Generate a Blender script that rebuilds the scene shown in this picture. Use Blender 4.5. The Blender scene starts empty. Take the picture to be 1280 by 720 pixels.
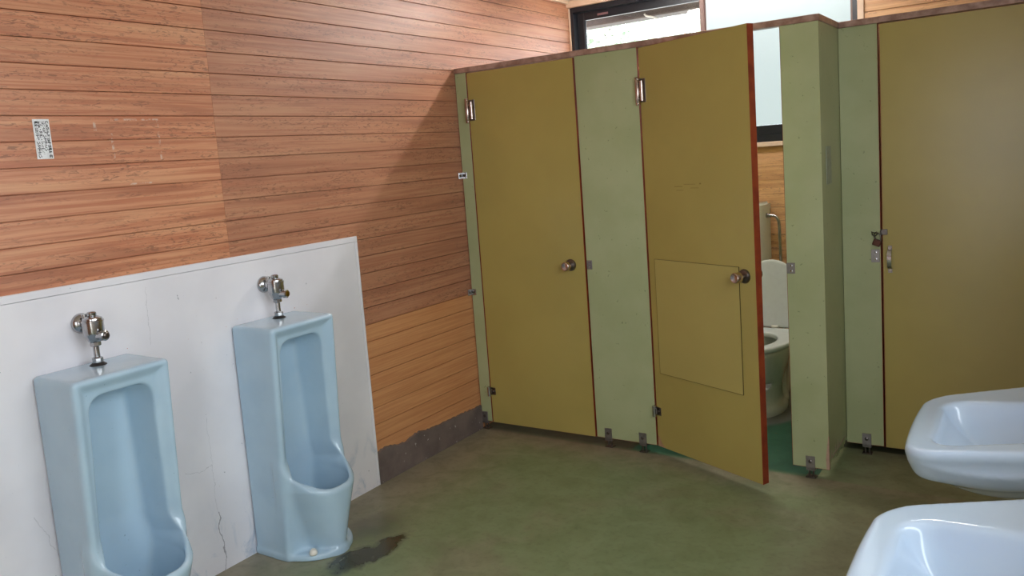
import bpy, bmesh, math, random
import numpy as np
from mathutils import Vector, Matrix

random.seed(7)
SC = bpy.context.scene
COL = SC.collection
PI = math.pi

# ------------------------------------------------------------------ helpers
def srgb(r, g, b):
    f = lambda c: c / 12.92 if c <= 0.04045 else ((c + 0.055) / 1.055) ** 2.4
    return (f(r / 255), f(g / 255), f(b / 255), 1)

def obj(name, bm, mat, parent=None, smooth=False, kind=None, label=None, local=False):
    """link a bmesh as ONE mesh object; geometry given in world coords unless local."""
    me = bpy.data.meshes.new(name)
    if parent is not None and not local:
        bm.transform(parent_world(parent).inverted())
    bmesh.ops.recalc_face_normals(bm, faces=bm.faces[:])
    bm.to_mesh(me); bm.free()
    if smooth:
        me.polygons.foreach_set('use_smooth', [True] * len(me.polygons))
        if smooth != 'all':
            try: me.set_sharp_from_angle(angle=math.radians(38))
            except Exception: pass
    me.materials.append(mat)
    o = bpy.data.objects.new(name, me); COL.objects.link(o)
    if parent is not None: o.parent = parent
    if kind: o['kind'] = kind
    if label: o['label'] = label
    return o

def parent_world(p):
    m = Matrix.Identity(4)
    while p is not None:
        m = (Matrix.Translation(p.location) @ p.rotation_euler.to_matrix().to_4x4()) @ m
        p = p.parent
    return m

def thing(name, label, cat, loc=(0, 0, 0), rz=0, group=None):
    o = bpy.data.objects.new(name, None); COL.objects.link(o)
    o.empty_display_size = 0.05
    o.location = loc; o.rotation_euler = (0, 0, rz)
    o['label'] = label; o['category'] = cat; o['kind'] = 'thing'
    if group: o['group'] = group
    return o

def tag(o, label, cat, group=None, kind=None):
    o['label'] = label; o['category'] = cat
    if group: o['group'] = group
    o['kind'] = kind or 'thing'
    return o

def dup(o, parent=None):
    c = o.copy(); COL.objects.link(c); c.parent = parent
    for ch in [x for x in bpy.data.objects if x.parent == o]:
        dup(ch, c)
    return c

def B(): return bmesh.new()

def box(bm, x0, y0, z0, x1, y1, z1, bev=0.0, seg=1):
    v = [bm.verts.new(p) for p in ((x0,y0,z0),(x1,y0,z0),(x1,y1,z0),(x0,y1,z0),(x0,y0,z1),(x1,y0,z1),(x1,y1,z1),(x0,y1,z1))]
    fs = [bm.faces.new([v[i] for i in q]) for q in ((0,3,2,1),(4,5,6,7),(0,1,5,4),(1,2,6,5),(2,3,7,6),(3,0,4,7))]
    if bev > 0:
        es = set(e for f in fs for e in f.edges)
        bmesh.ops.bevel(bm, geom=list(es), offset=bev, segments=seg, affect='EDGES', profile=0.5)
    return bm

def lathe(bm, prof, origin=(0,0,0), axis='z', n=24):
    """prof: list of (r, h) along axis; ends closed."""
    ax = {'x': Vector((1,0,0)), 'y': Vector((0,1,0)), 'z': Vector((0,0,1))}[axis] if isinstance(axis, str) else Vector(axis).normalized()
    u = ax.orthogonal().normalized(); w = ax.cross(u)
    o = Vector(origin); rings = []
    for r, h in prof:
        rings.append([bm.verts.new(o + ax*h + (u*math.cos(2*PI*i/n) + w*math.sin(2*PI*i/n))*max(r, 1e-5)) for i in range(n)])
    for a, b in zip(rings, rings[1:]):
        for i in range(n):
            bm.faces.new((a[i], a[(i+1)%n], b[(i+1)%n], b[i]))
    bm.faces.new(rings[0][::-1]); bm.faces.new(rings[-1])
    return bm

def tube(bm, pts, r, n=10):
    pts = [Vector(p) for p in pts]
    rings = []; prevu = None
    for i, p in enumerate(pts):
        t = (pts[min(i+1, len(pts)-1)] - pts[max(i-1, 0)]).normalized()
        if prevu is None: u = t.orthogonal().normalized()
        else: u = (prevu - t*prevu.dot(t)).normalized()
        prevu = u; w = t.cross(u)
        rings.append([bm.verts.new(p + (u*math.cos(2*PI*k/n) + w*math.sin(2*PI*k/n))*r) for k in range(n)])
    for a, b in zip(rings, rings[1:]):
        for k in range(n): bm.faces.new((a[k], a[(k+1)%n], b[(k+1)%n], b[k]))
    bm.faces.new(rings[0][::-1]); bm.faces.new(rings[-1])
    return bm

def bez(p0, p1, p2, p3, n=10):
    out = []
    for i in range(n+1):
        t = i/n; s = 1-t
        out.append(tuple(s**3*a + 3*s*s*t*b + 3*s*t*t*c + t**3*d for a, b, c, d in zip(p0, p1, p2, p3)))
    return out

def prism(bm, poly, z0, z1):
    """poly of (x,y), extruded along z."""
    lo = [bm.verts.new((x, y, z0)) for x, y in poly]; hi = [bm.verts.new((x, y, z1)) for x, y in poly]
    n = len(poly)
    for i in range(n): bm.faces.new((lo[i], lo[(i+1)%n], hi[(i+1)%n], hi[i]))
    bm.faces.new(lo[::-1]); bm.faces.new(hi)
    return bm

# ---- signed-distance modelling: smooth ceramic shapes, meshed with surface nets
def smin(a, b, k):
    h = np.maximum(k - np.abs(a - b), 0) / k
    return np.minimum(a, b) - h*h*k*0.25
def smax(a, b, k): return -smin(-a, -b, k)
def rbox(x, y, z, c, h, r):
    qx = np.abs(x - c[0]) - (h[0]-r); qy = np.abs(y - c[1]) - (h[1]-r); qz = np.abs(z - c[2]) - (h[2]-r)
    return np.sqrt(np.maximum(qx,0)**2 + np.maximum(qy,0)**2 + np.maximum(qz,0)**2) + np.minimum(np.maximum(qx, np.maximum(qy, qz)), 0) - r
def ell2(x, y, a, b):
    """approximate distance to an ellipse"""
    k = np.sqrt((x/a)**2 + (y/b)**2) + 1e-9
    g = np.sqrt((x/(a*a))**2 + (y/(b*b))**2) + 1e-9
    return k*(k - 1)/g
def sup2(x, y, a, b, p):
    k = ((np.abs(x)/a)**p + (np.abs(y)/b)**p)**(1/p)
    return (k - 1)*b
def sstep(x, a, b):
    t = np.clip((x - a)/(b - a), 0, 1); return t*t*(3 - 2*t)

def surface_net(fn, lo, hi, step):
    n = [int(round((h - l)/step)) + 1 for l, h in zip(lo, hi)]
    ax = [lo[i] + step*np.arange(n[i]) for i in range(3)]
    X, Y, Z = np.meshgrid(*ax, indexing='ij')
    F = fn(X, Y, Z).astype(np.float64)
    nx, ny, nz = F.shape
    cs = (nx-1, ny-1, nz-1)
    acc = np.zeros(cs + (3,)); cnt = np.zeros(cs)
    edges = {}
    def sl(d): return slice(d, None) if d else slice(0, -1)
    for axis in range(3):
        a = [slice(None)]*3; b = [slice(None)]*3
        a[axis] = slice(0, -1); b[axis] = slice(1, None)
        fa, fb = F[tuple(a)], F[tuple(b)]
        cross = (fa < 0) != (fb < 0)
        t = np.where(cross, fa/np.where(cross, fa - fb, 1), 0)
        P = np.stack([X[tuple(a)], Y[tuple(a)], Z[tuple(a)]], -1).copy()
        P[..., axis] += t*step
        edges[axis] = (cross, fa < 0)
        o1, o2 = [i for i in range(3) if i != axis]
        for d1 in (0, 1):
            for d2 in (0, 1):
                s = [slice(None)]*3
                s[o1] = slice(d1, F.shape[o1]-1+d1); s[o2] = slice(d2, F.shape[o2]-1+d2)
                c = cross[tuple(s)]
                cnt += c
                acc += np.where(c[..., None], P[tuple(s)], 0)
    act = cnt > 0
    idx = -np.ones(cs, int); idx[act] = np.arange(act.sum())
    V = acc[act]/cnt[act][:, None]
    faces = []
    for axis in range(3):
        cross, neg = edges[axis]
        o1, o2 = [(1,2),(2,0),(0,1)][axis]
        I = np.argwhere(cross)
        ok = (I[:, o1] > 0) & (I[:, o1] < F.shape[o1]-1) & (I[:, o2] > 0) & (I[:, o2] < F.shape[o2]-1)
        I = I[ok]; ng = neg[tuple(I.T)]
        e1 = np.zeros(3, int); e1[o1] = 1; e2 = np.zeros(3, int); e2[o2] = 1
        q = [idx[tuple((I - k).T)] for k in (0*e1, e1, e1+e2, e2)]
        Q = np.stack(q, 1)
        Q[ng] = Q[ng]
        Q[~ng] = Q[~ng][:, ::-1]
        faces.append(Q)
    return V, np.concatenate(faces)

def sdf_obj(name, fn, lo, hi, step, mat, parent):
    V, Fc = surface_net(fn, lo, hi, step)
    me = bpy.data.meshes.new(name)
    me.from_pydata(V.tolist(), [], Fc.tolist())
    me.update()
    bm = B(); bm.from_mesh(me); bmesh.ops.recalc_face_normals(bm, faces=bm.faces[:])
    for _ in range(2): bmesh.ops.smooth_vert(bm, verts=bm.verts[:], factor=0.5, use_axis_x=True, use_axis_y=True, use_axis_z=True)
    bm.to_mesh(me); bm.free()
    me.polygons.foreach_set('use_smooth', [True]*len(me.polygons))
    me.materials.append(mat)
    o = bpy.data.objects.new(name, me); COL.objects.link(o); o.parent = parent
    return o

# ------------------------------------------------------------------ materials
class NT:
    def __init__(s, name):
        s.m = bpy.data.materials.new(name); s.m.use_nodes = True
        s.t = s.m.node_tree; s.n = s.t.nodes; s.l = s.t.links
        s.p = s.n['Principled BSDF']
        s._pos = None
    def new(s, k): return s.n.new(k)
    def put(s, inp, v):
        if hasattr(v, 'links'): s.l.new(v, inp)
        else:
            if isinstance(v, tuple) and len(v) == 3 and inp.type == 'RGBA': v = v + (1,)
            inp.default_value = v
    def pos(s):
        if s._pos is None:
            s._pos = s.new('ShaderNodeNewGeometry').outputs['Position']
        return s._pos
    def obj(s): return s.new('ShaderNodeTexCoord').outputs['Object']
    def xyz(s, v=None):
        k = s.new('ShaderNodeSeparateXYZ'); s.put(k.inputs[0], v if v is not None else s.pos()); return k.outputs
    def math(s, op, a, b=0.0, c=None, clamp=False):
        k = s.new('ShaderNodeMath'); k.operation = op; k.use_clamp = clamp
        s.put(k.inputs[0], a); s.put(k.inputs[1], b)
        if c is not None: s.put(k.inputs[2], c)
        return k.outputs[0]
    def vscale(s, v, sc):
        k = s.new('ShaderNodeMapping'); s.put(k.inputs['Vector'], v); k.inputs['Scale'].default_value = sc; return k.outputs[0]
    def noise(s, v, scale=5, detail=4, rough=.5, dist=0):
        k = s.new('ShaderNodeTexNoise'); s.put(k.inputs['Vector'], v)
        k.inputs['Scale'].default_value = scale; k.inputs['Detail'].default_value = detail
        k.inputs['Roughness'].default_value = rough; k.inputs['Distortion'].default_value = dist
        return k.outputs[0]
    def white(s, v):
        k = s.new('ShaderNodeTexWhiteNoise'); k.noise_dimensions = '3D'; s.put(k.inputs['Vector'], v); return k.outputs[0]
    def comb(s, x, y, z):
        k = s.new('ShaderNodeCombineXYZ')
        for i, q in enumerate((x, y, z)): s.put(k.inputs[i], q)
        return k.outputs[0]
    def step(s, v, a, b):
        k = s.new('ShaderNodeMapRange'); k.interpolation_type = 'SMOOTHSTEP'
        s.put(k.inputs[0], v); k.inputs[1].default_value = a; k.inputs[2].default_value = b
        return k.outputs[0]
    def mix(s, f, a, b, mode='MIX'):
        k = s.new('ShaderNodeMix'); k.data_type = 'RGBA'; k.blend_type = mode
        s.put(k.inputs[0], f); s.put(k.inputs[6], a); s.put(k.inputs[7], b); return k.outputs[2]
    def bump(s, h, strength=.2, dist=.002):
        k = s.new('ShaderNodeBump'); k.inputs['Strength'].default_value = strength; k.inputs['Distance'].default_value = dist
        s.put(k.inputs['Height'], h); s.l.new(k.outputs[0], s.p.inputs['Normal'])
    def out(s, color=None, rough=None, metal=None, spec=None, coat=None):
        if color is not None: s.put(s.p.inputs['Base Color'], color)
        if rough is not None: s.put(s.p.inputs['Roughness'], rough)
        if metal is not None: s.put(s.p.inputs['Metallic'], metal)
        if spec is not None: s.put(s.p.inputs['Specular IOR Level'], spec)
        if coat is not None: s.p.inputs['Coat Weight'].default_value = coat; s.p.inputs['Coat Roughness'].default_value = .08
        return s.m

PITCH = 0.0818; Z0 = 2.092 - 25*PITCH      # board joints

def board_material(name, axis='y', aged=True):
    t = NT(name); p = t.pos(); x, y, z = t.xyz()
    run = y if axis == 'y' else x
    bid = t.math('FLOOR', t.math('DIVIDE', t.math('SUBTRACT', z, Z0), PITCH))
    sheet = t.math('GREATER_THAN', run, 1.79) if axis == 'y' else t.math('GREATER_THAN', run, 50)
    rnd = t.white(t.comb(bid, sheet, 3.1))
    off = t.math('MULTIPLY', rnd, 37.0)
    uv = t.comb(t.math('ADD', run, off), t.math('MULTIPLY', z, 1.0), off)
    streak = t.noise(t.vscale(uv, (2.2, 95, 1)), 1.0, 5, .6, .4)
    broad = t.noise(t.vscale(uv, (1.3, 22, 1)), 1.0, 3, .5, .6)
    c = t.mix(t.step(streak, .32, .68), *([srgb(213, 153, 115), srgb(186, 114, 80)] if axis == 'y' else [srgb(228, 184, 132), srgb(208, 156, 106)]))
    c = t.mix(t.math('MULTIPLY', t.step(broad, .5, .72), .7), c, srgb(158, 94, 66) if axis == 'y' else srgb(176, 122, 78))
    c = t.mix(t.math('MULTIPLY', t.step(broad, .50, .28), .55), c, srgb(212, 160, 120))
    # per-board tint
    c = t.mix(t.math('MULTIPLY', t.math('SUBTRACT', rnd, .3, clamp=True), .35), c, srgb(162, 98, 68) if axis == 'y' else srgb(180, 124, 80))
    fl = t.noise(t.vscale(uv, (26, 110, 1)), 1.0, 3, .65, 1.2)
    patch = t.noise(t.vscale(uv, (2.2, 16, 1)), 1.0, 3, .5)
    speck = t.math('MULTIPLY', t.step(fl, .53, .62), t.step(patch, .38, .6))
    if axis == 'y':
        # sheet beyond the butt joint is duller; boards low beside the panel are newer and clean
        c = t.mix(t.math('MULTIPLY', sheet, .34), c, srgb(142, 106, 90))
        new = t.math('MULTIPLY', t.math('LESS_THAN', z, Z0 + 9*PITCH), t.math('GREATER_THAN', y, 2.45))
        speck = t.math('MULTIPLY', speck, t.math('SUBTRACT', 1.0, new))
        cn = t.mix(t.step(streak, .3, .7), srgb(226, 164, 108), srgb(206, 138, 86))
        c = t.mix(t.math('MULTIPLY', new, .7), c, cn)
        # faint marks where tape once framed a notice
        def line(a, a0, a1, w, b, b0, b1):
            d = t.math('MULTIPLY', t.math('LESS_THAN', t.math('ABSOLUTE', t.math('SUBTRACT', a, a0)), w),
                       t.math('MULTIPLY', t.math('GREATER_THAN', b, b0), t.math('LESS_THAN', b, b1)))
            return d
        tp = line(z, 1.752, 0, .003, y, 1.37, 1.55)
        for (q, a0, w, r, b0, b1) in ((y, 1.545, .004, z, 1.61, 1.755), (y, 1.366, .004, z, 1.62, 1.705), (y, 1.31, .005, z, 1.715, 1.745), (z, 1.528, .003, y, 1.41, 1.50)):
            tp = t.math('MAXIMUM', tp, line(q, a0, 0, w, r, b0, b1))
        brk = t.step(t.noise(p, 60, 3, .6), .45, .6)
        c = t.mix(t.math('MULTIPLY', t.math('MULTIPLY', tp, brk), .65), c, srgb(205, 190, 175))
    c = t.mix(t.math('MULTIPLY', speck, .62), c, srgb(112, 72, 54))
    t.bump(streak, .12, .001)
    return t.out(c, t.math('ADD', .38, t.math('MULTIPLY', streak, .14)), spec=.65)

def paint_material(name, col, col2=None, rough=.38, speck=None, scale=3.0):
    t = NT(name); o = t.pos()
    n = t.noise(o, scale, 4, .55)
    c = t.mix(t.step(n, .35, .65), col, col2 or col)
    if speck:
        v = t.step(t.noise(o, 55, 2, .5), .71, .76)
        c = t.mix(t.math('MULTIPLY', v, .5), c, speck)
    t.bump(t.noise(o, 220, 3, .6), .06, .0006)
    return t.out(c, rough, spec=.45)

def plain(name, col, rough=.5, metal=0, spec=.5, coat=None, var=.82):
    t = NT(name); n = t.noise(t.pos(), 40, 3, .5)
    d = tuple(c*var for c in col[:3]) + (1,)
    return t.out(t.mix(t.step(n, .4, .7), col, d), rough, metal, spec, coat)

M = {}
M['boards_left'] = board_material('aged wood boards', 'y')
M['boards_back'] = board_material('back wall boards', 'x')
M['green'] = paint_material('pale green laminate', srgb(176, 182, 140), srgb(167, 174, 130), .36, srgb(95, 110, 75))
M['olive'] = paint_material('olive laminate', srgb(178, 160, 90), srgb(172, 154, 86), .28, None, 2.0)
M['olive_patch'] = paint_material('olive patch board', srgb(184, 167, 98), srgb(178, 161, 94), .34, None, 2.0)
M['red_edge'] = paint_material('red brown edge', srgb(150, 64, 32), srgb(128, 48, 27), .5, None, 14)
M['rail'] = paint_material('brown rail', srgb(182, 150, 136), srgb(142, 108, 94), .3, None, 18)
M['cream'] = paint_material('cream painted trim', srgb(226, 198, 174), srgb(216, 186, 160), .5, None, 6)
M['brown_trim'] = paint_material('brown trim', srgb(120, 90, 80), srgb(105, 78, 70), .45, None, 8)
M['ceiling'] = paint_material('ceiling paint', srgb(236, 226, 214), srgb(228, 216, 204), .7, None, 2)
M['plain_wall'] = paint_material('plain wall paint', srgb(214, 206, 196), srgb(206, 198, 188), .6, None, 2)
M['black_alu'] = plain('black aluminium', srgb(24, 26, 34), .35)
M['chrome'] = plain('worn chrome', srgb(188, 187, 188), .2, 1)
M['dark_chrome'] = plain('tarnished chrome', srgb(120, 112, 108), .3, 1)
M['bronze'] = plain('bronzed steel', srgb(204, 186, 178), .24, 1)
M['steel'] = plain('dull steel plate', srgb(150, 144, 142), .42, .85)
M['brass'] = plain('brass', srgb(140, 112, 40), .35, 1)
M['dark'] = plain('dark rubber', srgb(34, 32, 30), .5)
M['white_plastic'] = plain('white plastic', srgb(236, 232, 220), .3)
M['toilet'] = plain('off white ceramic', srgb(222, 224, 214), .12, coat=.5, var=.97)
M['seat'] = plain('white seat plastic', srgb(232, 236, 236), .2, var=.97)
M['eave'] = plain('brown eave timber', srgb(66, 54, 50), .6)
M['grey_sheet'] = plain('grey sheet', srgb(160, 168, 150), .5)

def ceramic():
    t = NT('pale blue ceramic'); o = t.pos()
    n = t.noise(o, 6, 4, .5)
    c = t.mix(t.step(n, .35, .7), srgb(182, 208, 226), srgb(174, 201, 221))
    v = t.step(t.noise(o, 90, 2, .5), .755, .78)
    c = t.mix(t.math('MULTIPLY', v, .35), c, srgb(70, 90, 105))
    return t.out(c, .16, spec=.5, coat=.35)
M['ceramic'] = ceramic()
def basin_ceramic():
    t = NT('white blue basin ceramic'); o = t.pos()
    n = t.noise(o, 5, 4, .5)
    c = t.mix(t.step(n, .35, .7), srgb(200, 219, 240), srgb(194, 214, 237))
    return t.out(c, .14, spec=.5, coat=.35)
M['basin'] = basin_ceramic()

def panel_material():
    t = NT('white coated panel'); p = t.pos(); x, y, z = t.xyz()
    n = t.noise(p, 3, 4, .5)
    c = t.mix(t.step(n, .35, .65), srgb(235, 233, 238), srgb(226, 224, 230))
    # blue smears near the floor
    sm = t.math('MULTIPLY', t.step(t.noise(t.vscale(p, (1, 1, .6)), 9, 5, .65, .8), .5, .68), t.step(z, .34, .06))
    c = t.mix(t.math('MULTIPLY', sm, .7), c, srgb(150, 172, 196))
    # hairline cracks
    wob = t.math('MULTIPLY', t.math('SUBTRACT', t.noise(p, 14, 4, .6), .5), .05)
    def crack(a, a0, w, b, b0, b1):
        d = t.math('ABSOLUTE', t.math('SUBTRACT', t.math('ADD', a, wob), a0))
        return t.math('MULTIPLY', t.math('LESS_THAN', d, w), t.math('MULTIPLY', t.math('GREATER_THAN', b, b0), t.math('LESS_THAN', b, b1)))
    k = crack(y, 1.593, .0021, z, 0.0, .24)
    k2 = t.math('MAXIMUM', crack(y, 1.590, .001, z, .24, .62), crack(z, .43, .001, y, 1.47, 1.59))
    k2 = t.math('MAXIMUM', k2, crack(t.math('ADD', y, t.math('MULTIPLY', z, .35)), 1.11, .001, z, 0.1, .5))
    k2 = t.math('MAXIMUM', k2, crack(y, 1.405, .001, z, .95, 1.16))
    c = t.mix(t.math('MULTIPLY', k, .6), c, srgb(96, 96, 104))
    c = t.mix(t.math('MULTIPLY', k2, .25), c, srgb(110, 110, 118))
    # rust chips and dark specks
    ch = t.math('MULTIPLY', t.step(t.noise(p, 75, 2, .5), .73, .75), t.math('MULTIPLY', t.step(z, .93, .95), t.step(z, .985, .965)))
    c = t.mix(ch, c, srgb(190, 92, 50))
    sp = t.step(t.noise(p, 48, 2, .5), .765, .78)
    c = t.mix(t.math('MULTIPLY', sp, .5), c, srgb(100, 104, 116))
    return t.out(c, .42, spec=.4)
M['panel'] = panel_material()

def floor_material():
    t = NT('worn green floor paint'); p = t.pos(); x, y, z = t.xyz()
    n1 = t.noise(p, 1.6, 5, .55, .4); n2 = t.noise(p, 7, 5, .6, .5); n3 = t.noise(p, 38, 4, .6)
    green = t.mix(t.step(n2, .35, .7), srgb(136, 150, 112), srgb(124, 139, 100))
    brown = t.mix(t.step(n2, .35, .7), srgb(158, 144, 124), srgb(136, 124, 108))
    # paint worn to bare concrete along the walls and panels
    edge = t.math('MAXIMUM', t.step(t.math('ADD', x, t.math('MULTIPLY', n2, .35)), .75, .20),
                  t.math('MULTIPLY', t.step(t.math('ADD', y, t.math('MULTIPLY', n2, -.3)), 2.85, 3.25), t.math('LESS_THAN', y, 3.36)))
    rightside = t.math('MULTIPLY', t.step(t.math('ADD', x, t.math('MULTIPLY', n2, .4)), 1.95, 2.3), .6)
    edge = t.math('MAXIMUM', edge, rightside)
    w = t.math('MAXIMUM', t.math('MULTIPLY', edge, .85), t.math('MULTIPLY', t.step(n1, .5, .68), .45))
    c = t.mix(w, green, brown)
    # the open stall keeps its fresh green paint
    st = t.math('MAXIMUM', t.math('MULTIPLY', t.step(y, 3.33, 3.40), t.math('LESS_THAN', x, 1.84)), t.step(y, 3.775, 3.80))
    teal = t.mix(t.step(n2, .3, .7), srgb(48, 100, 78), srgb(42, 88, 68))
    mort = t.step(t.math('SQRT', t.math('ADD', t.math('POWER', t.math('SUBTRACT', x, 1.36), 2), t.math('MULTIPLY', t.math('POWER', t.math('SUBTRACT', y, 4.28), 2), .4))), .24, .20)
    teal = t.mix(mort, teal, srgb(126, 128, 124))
    teal = t.mix(t.math('MULTIPLY', t.math('GREATER_THAN', x, .93), t.math('LESS_THAN', x, 1.86)), t.mix(t.step(n2, .3, .7), srgb(74, 82, 66), srgb(58, 66, 54)), teal)  # shade of the closed stalls put into the floor colour
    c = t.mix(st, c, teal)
    # damp dark patch in front of the far urinal
    dx = t.math('SUBTRACT', x, .44); dy = t.math('SUBTRACT', y, 1.89)
    u = t.math('ADD', t.math('MULTIPLY', dx, .45), t.math('MULTIPLY', dy, -.05)); v = t.math('ADD', t.math('MULTIPLY', dx, .10), t.math('MULTIPLY', dy, .42))
    r = t.math('SQRT', t.math('ADD', t.math('POWER', t.math('MULTIPLY', u, 2.6), 2), t.math('POWER', v, 2)))
    r = t.math('ADD', r, t.math('MULTIPLY', t.math('SUBTRACT', n2, .5), .22))
    wet = t.step(r, .105, .055)
    dx2 = t.math('SUBTRACT', x, .31); dy2 = t.math('SUBTRACT', y, 2.13)
    r2 = t.math('SQRT', t.math('ADD', t.math('POWER', dx2, 2), t.math('POWER', t.math('MULTIPLY', dy2, .7), 2)))
    wet2 = t.math('MULTIPLY', t.step(t.math('ADD', r2, t.math('MULTIPLY', t.math('SUBTRACT', n2, .5), .25)), .15, .04), .5)
    wt = t.math('MAXIMUM', wet, wet2)
    c = t.mix(t.math('MULTIPLY', wt, .88), c, srgb(34, 32, 20))
    c = t.mix(t.math('MULTIPLY', t.step(n3, .48, .75), .22), c, srgb(70, 70, 54))
    rust = t.math('MULTIPLY', t.step(t.noise(p, 26, 3, .6), .68, .76), t.step(n1, .45, .6))
    c = t.mix(t.math('MULTIPLY', rust, .45), c, srgb(120, 78, 56))
    rough = t.math('ADD', .34, t.math('MULTIPLY', n2, .22))
    rough = t.math('SUBTRACT', rough, t.math('MULTIPLY', wt, .2))
    t.bump(n3, .12, .002)
    return t.out(c, rough, spec=.5)
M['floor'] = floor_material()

def skirting_material():
    t = NT('dark mortar skirting'); p = t.pos()
    n = t.noise(p, 7, 5, .6)
    c = t.mix(t.step(n, .3, .7), srgb(122, 108, 102), srgb(98, 86, 82))
    v = t.step(t.noise(p, 42, 2, .5), .72, .75)
    c = t.mix(v, c, srgb(176, 172, 168))
    t.bump(t.noise(p, 60, 4, .6), .15, .002)
    return t.out(c, .6)
M['skirting'] = skirting_material()

def glass():
    t = NT('clear pane'); t.n.remove(t.p)
    tr = t.new('ShaderNodeBsdfTransparent'); gl = t.new('ShaderNodeBsdfGlossy'); gl.inputs['Roughness'].default_value = .02
    mx = t.new('ShaderNodeMixShader'); mx.inputs[0].default_value = .06
    t.l.new(tr.outputs[0], mx.inputs[1]); t.l.new(gl.outputs[0], mx.inputs[2])
    t.l.new(mx.outputs[0], t.n['Material Output'].inputs[0]); return t.m
M['glass'] = glass()
def lit(name, col, strength, base=(.8,.85,.85,1)):
    t = NT(name); n = t.noise(t.pos(), 2.5, 2, .5)
    t.out(base, .35)
    t.put(t.p.inputs['Emission Color'], t.mix(n, col, tuple(c*.93 for c in col[:3])+(1,)))
    t.p.inputs['Emission Strength'].default_value = strength
    return t.m
FROST = 0.47
M['frosted'] = lit('backlit frosted pane', srgb(226, 244, 244), FROST, (.06, .07, .07, 1))
M['tube'] = lit('fluorescent tube', (1, .98, .97, 1), 72)

def leaf_mat():
    t = NT('pale leaves'); n = t.noise(t.pos(), 3, 3, .5)
    return t.out(t.mix(n, srgb(178, 198, 176), srgb(206, 218, 200)), .6)
M['leaf'] = leaf_mat()
M['bark'] = plain('bark', srgb(120, 104, 90), .8)
M['ground'] = plain('pale outdoor ground', srgb(190, 186, 176), .9)

# ------------------------------------------------------------------ room
Yp, Yp2, Yb = 3.357, 3.735, 4.70
XR, YF, ZC = 2.83, -1.25, 2.53
ZT, ZB = 2.0, 0.047

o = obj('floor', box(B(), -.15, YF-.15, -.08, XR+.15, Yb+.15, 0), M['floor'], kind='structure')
obj('ceiling', box(B(), -.15, YF-.15, ZC, XR+.15, Yb+.15, ZC+.1), M['ceiling'], kind='structure')
obj('ground', box(B(), -14, -16, -.25, 16, 22, -.1), M['ground'], kind='structure')

def boards(bm, axis, a0, a1, z0, z1, face, sign, cuts=()):
    """boards running along axis between a0 and a1, faces at 'face', bodies on the -sign side"""
    k = math.floor((z0 - Z0)/PITCH)
    segs = [a0] + [c for c in cuts if a0 < c < a1] + [a1]
    g = .0011
    while Z0 + k*PITCH < z1:
        b0, b1 = max(z0, Z0 + k*PITCH + g), min(z1, Z0 + (k+1)*PITCH - g)
        k += 1
        if b1 - b0 < .004: continue
        for s0, s1 in zip(segs, segs[1:]):
            prof = [(-.02, b0), (-.0016, b0), (0, b0+.0014), (0, b1-.0014), (-.0016, b1), (-.02, b1)]
            vs = []
            for a in (s0, s1 - (.0008 if s1 != a1 else 0)):
                vs.append([bm.verts.new((face + d*sign, a, z) if axis == 'y' else (a, face + d*sign, z)) for d, z in prof])
            n = len(prof)
            for i in range(n): bm.faces.new((vs[0][i], vs[0][(i+1)%n], vs[1][(i+1)%n], vs[1][i]))
            bm.faces.new(vs[0]); bm.faces.new(vs[1][::-1])
    d0, d1 = sorted((face - .012*sign, face - .14*sign))
    if axis == 'y': box(bm, d0, a0, z0, d1, a1, z1)
    else: box(bm, a0, d0, z0, a1, d1, z1)

bm = B(); boards(bm, 'y', YF, Yb, 0, ZC, 0.0, 1, cuts=(1.79,))
obj('wall_left', bm, M['boards_left'], kind='structure')

# back wall, with the window opening  x .02-1.81, z 1.50-2.485
WX0, WX1, WZ0, WZ1 = 0.012, 1.811, 1.50, 2.484
bm = B()
boards(bm, 'x', 0, XR, 0, WZ0 - .022, Yb, -1)
boards(bm, 'x', WX1 + .034, XR, WZ0 - .022, ZC, Yb, -1)
box(bm, 0, Yb+.012, WZ1, WX1+.034, Yb+.14, ZC)
obj('wall_back', bm, M['boards_back'], kind='structure')

# right wall (never in frame): solid with a wide window above the basins
RW = (-.2, 1.95, 1.30, 2.25)
bm = B()
box(bm, XR, YF, 0, XR+.14, RW[0], ZC); box(bm, XR, RW[1], 0, XR+.14, Yb, ZC)
box(bm, XR, RW[0], 0, XR+.14, RW[1], RW[2]); box(bm, XR, RW[0], RW[3], XR+.14, RW[1], ZC)
obj('wall_right', bm, M['plain_wall'], kind='structure')
# wall behind the camera with the open entrance
EN = (1.95, 2.65, 0.0, 2.05)
bm = B()
box(bm, -.14, YF-.14, 0, EN[0], YF, ZC); box(bm, EN[1], YF-.14, 0, XR+.14, YF, ZC)
box(bm, EN[0], YF-.14, EN[3], EN[1], YF, ZC)
obj('wall_front', bm, paint_material('brown wall boards', srgb(176, 120, 84), srgb(160, 106, 72), .5), kind='structure')

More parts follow.
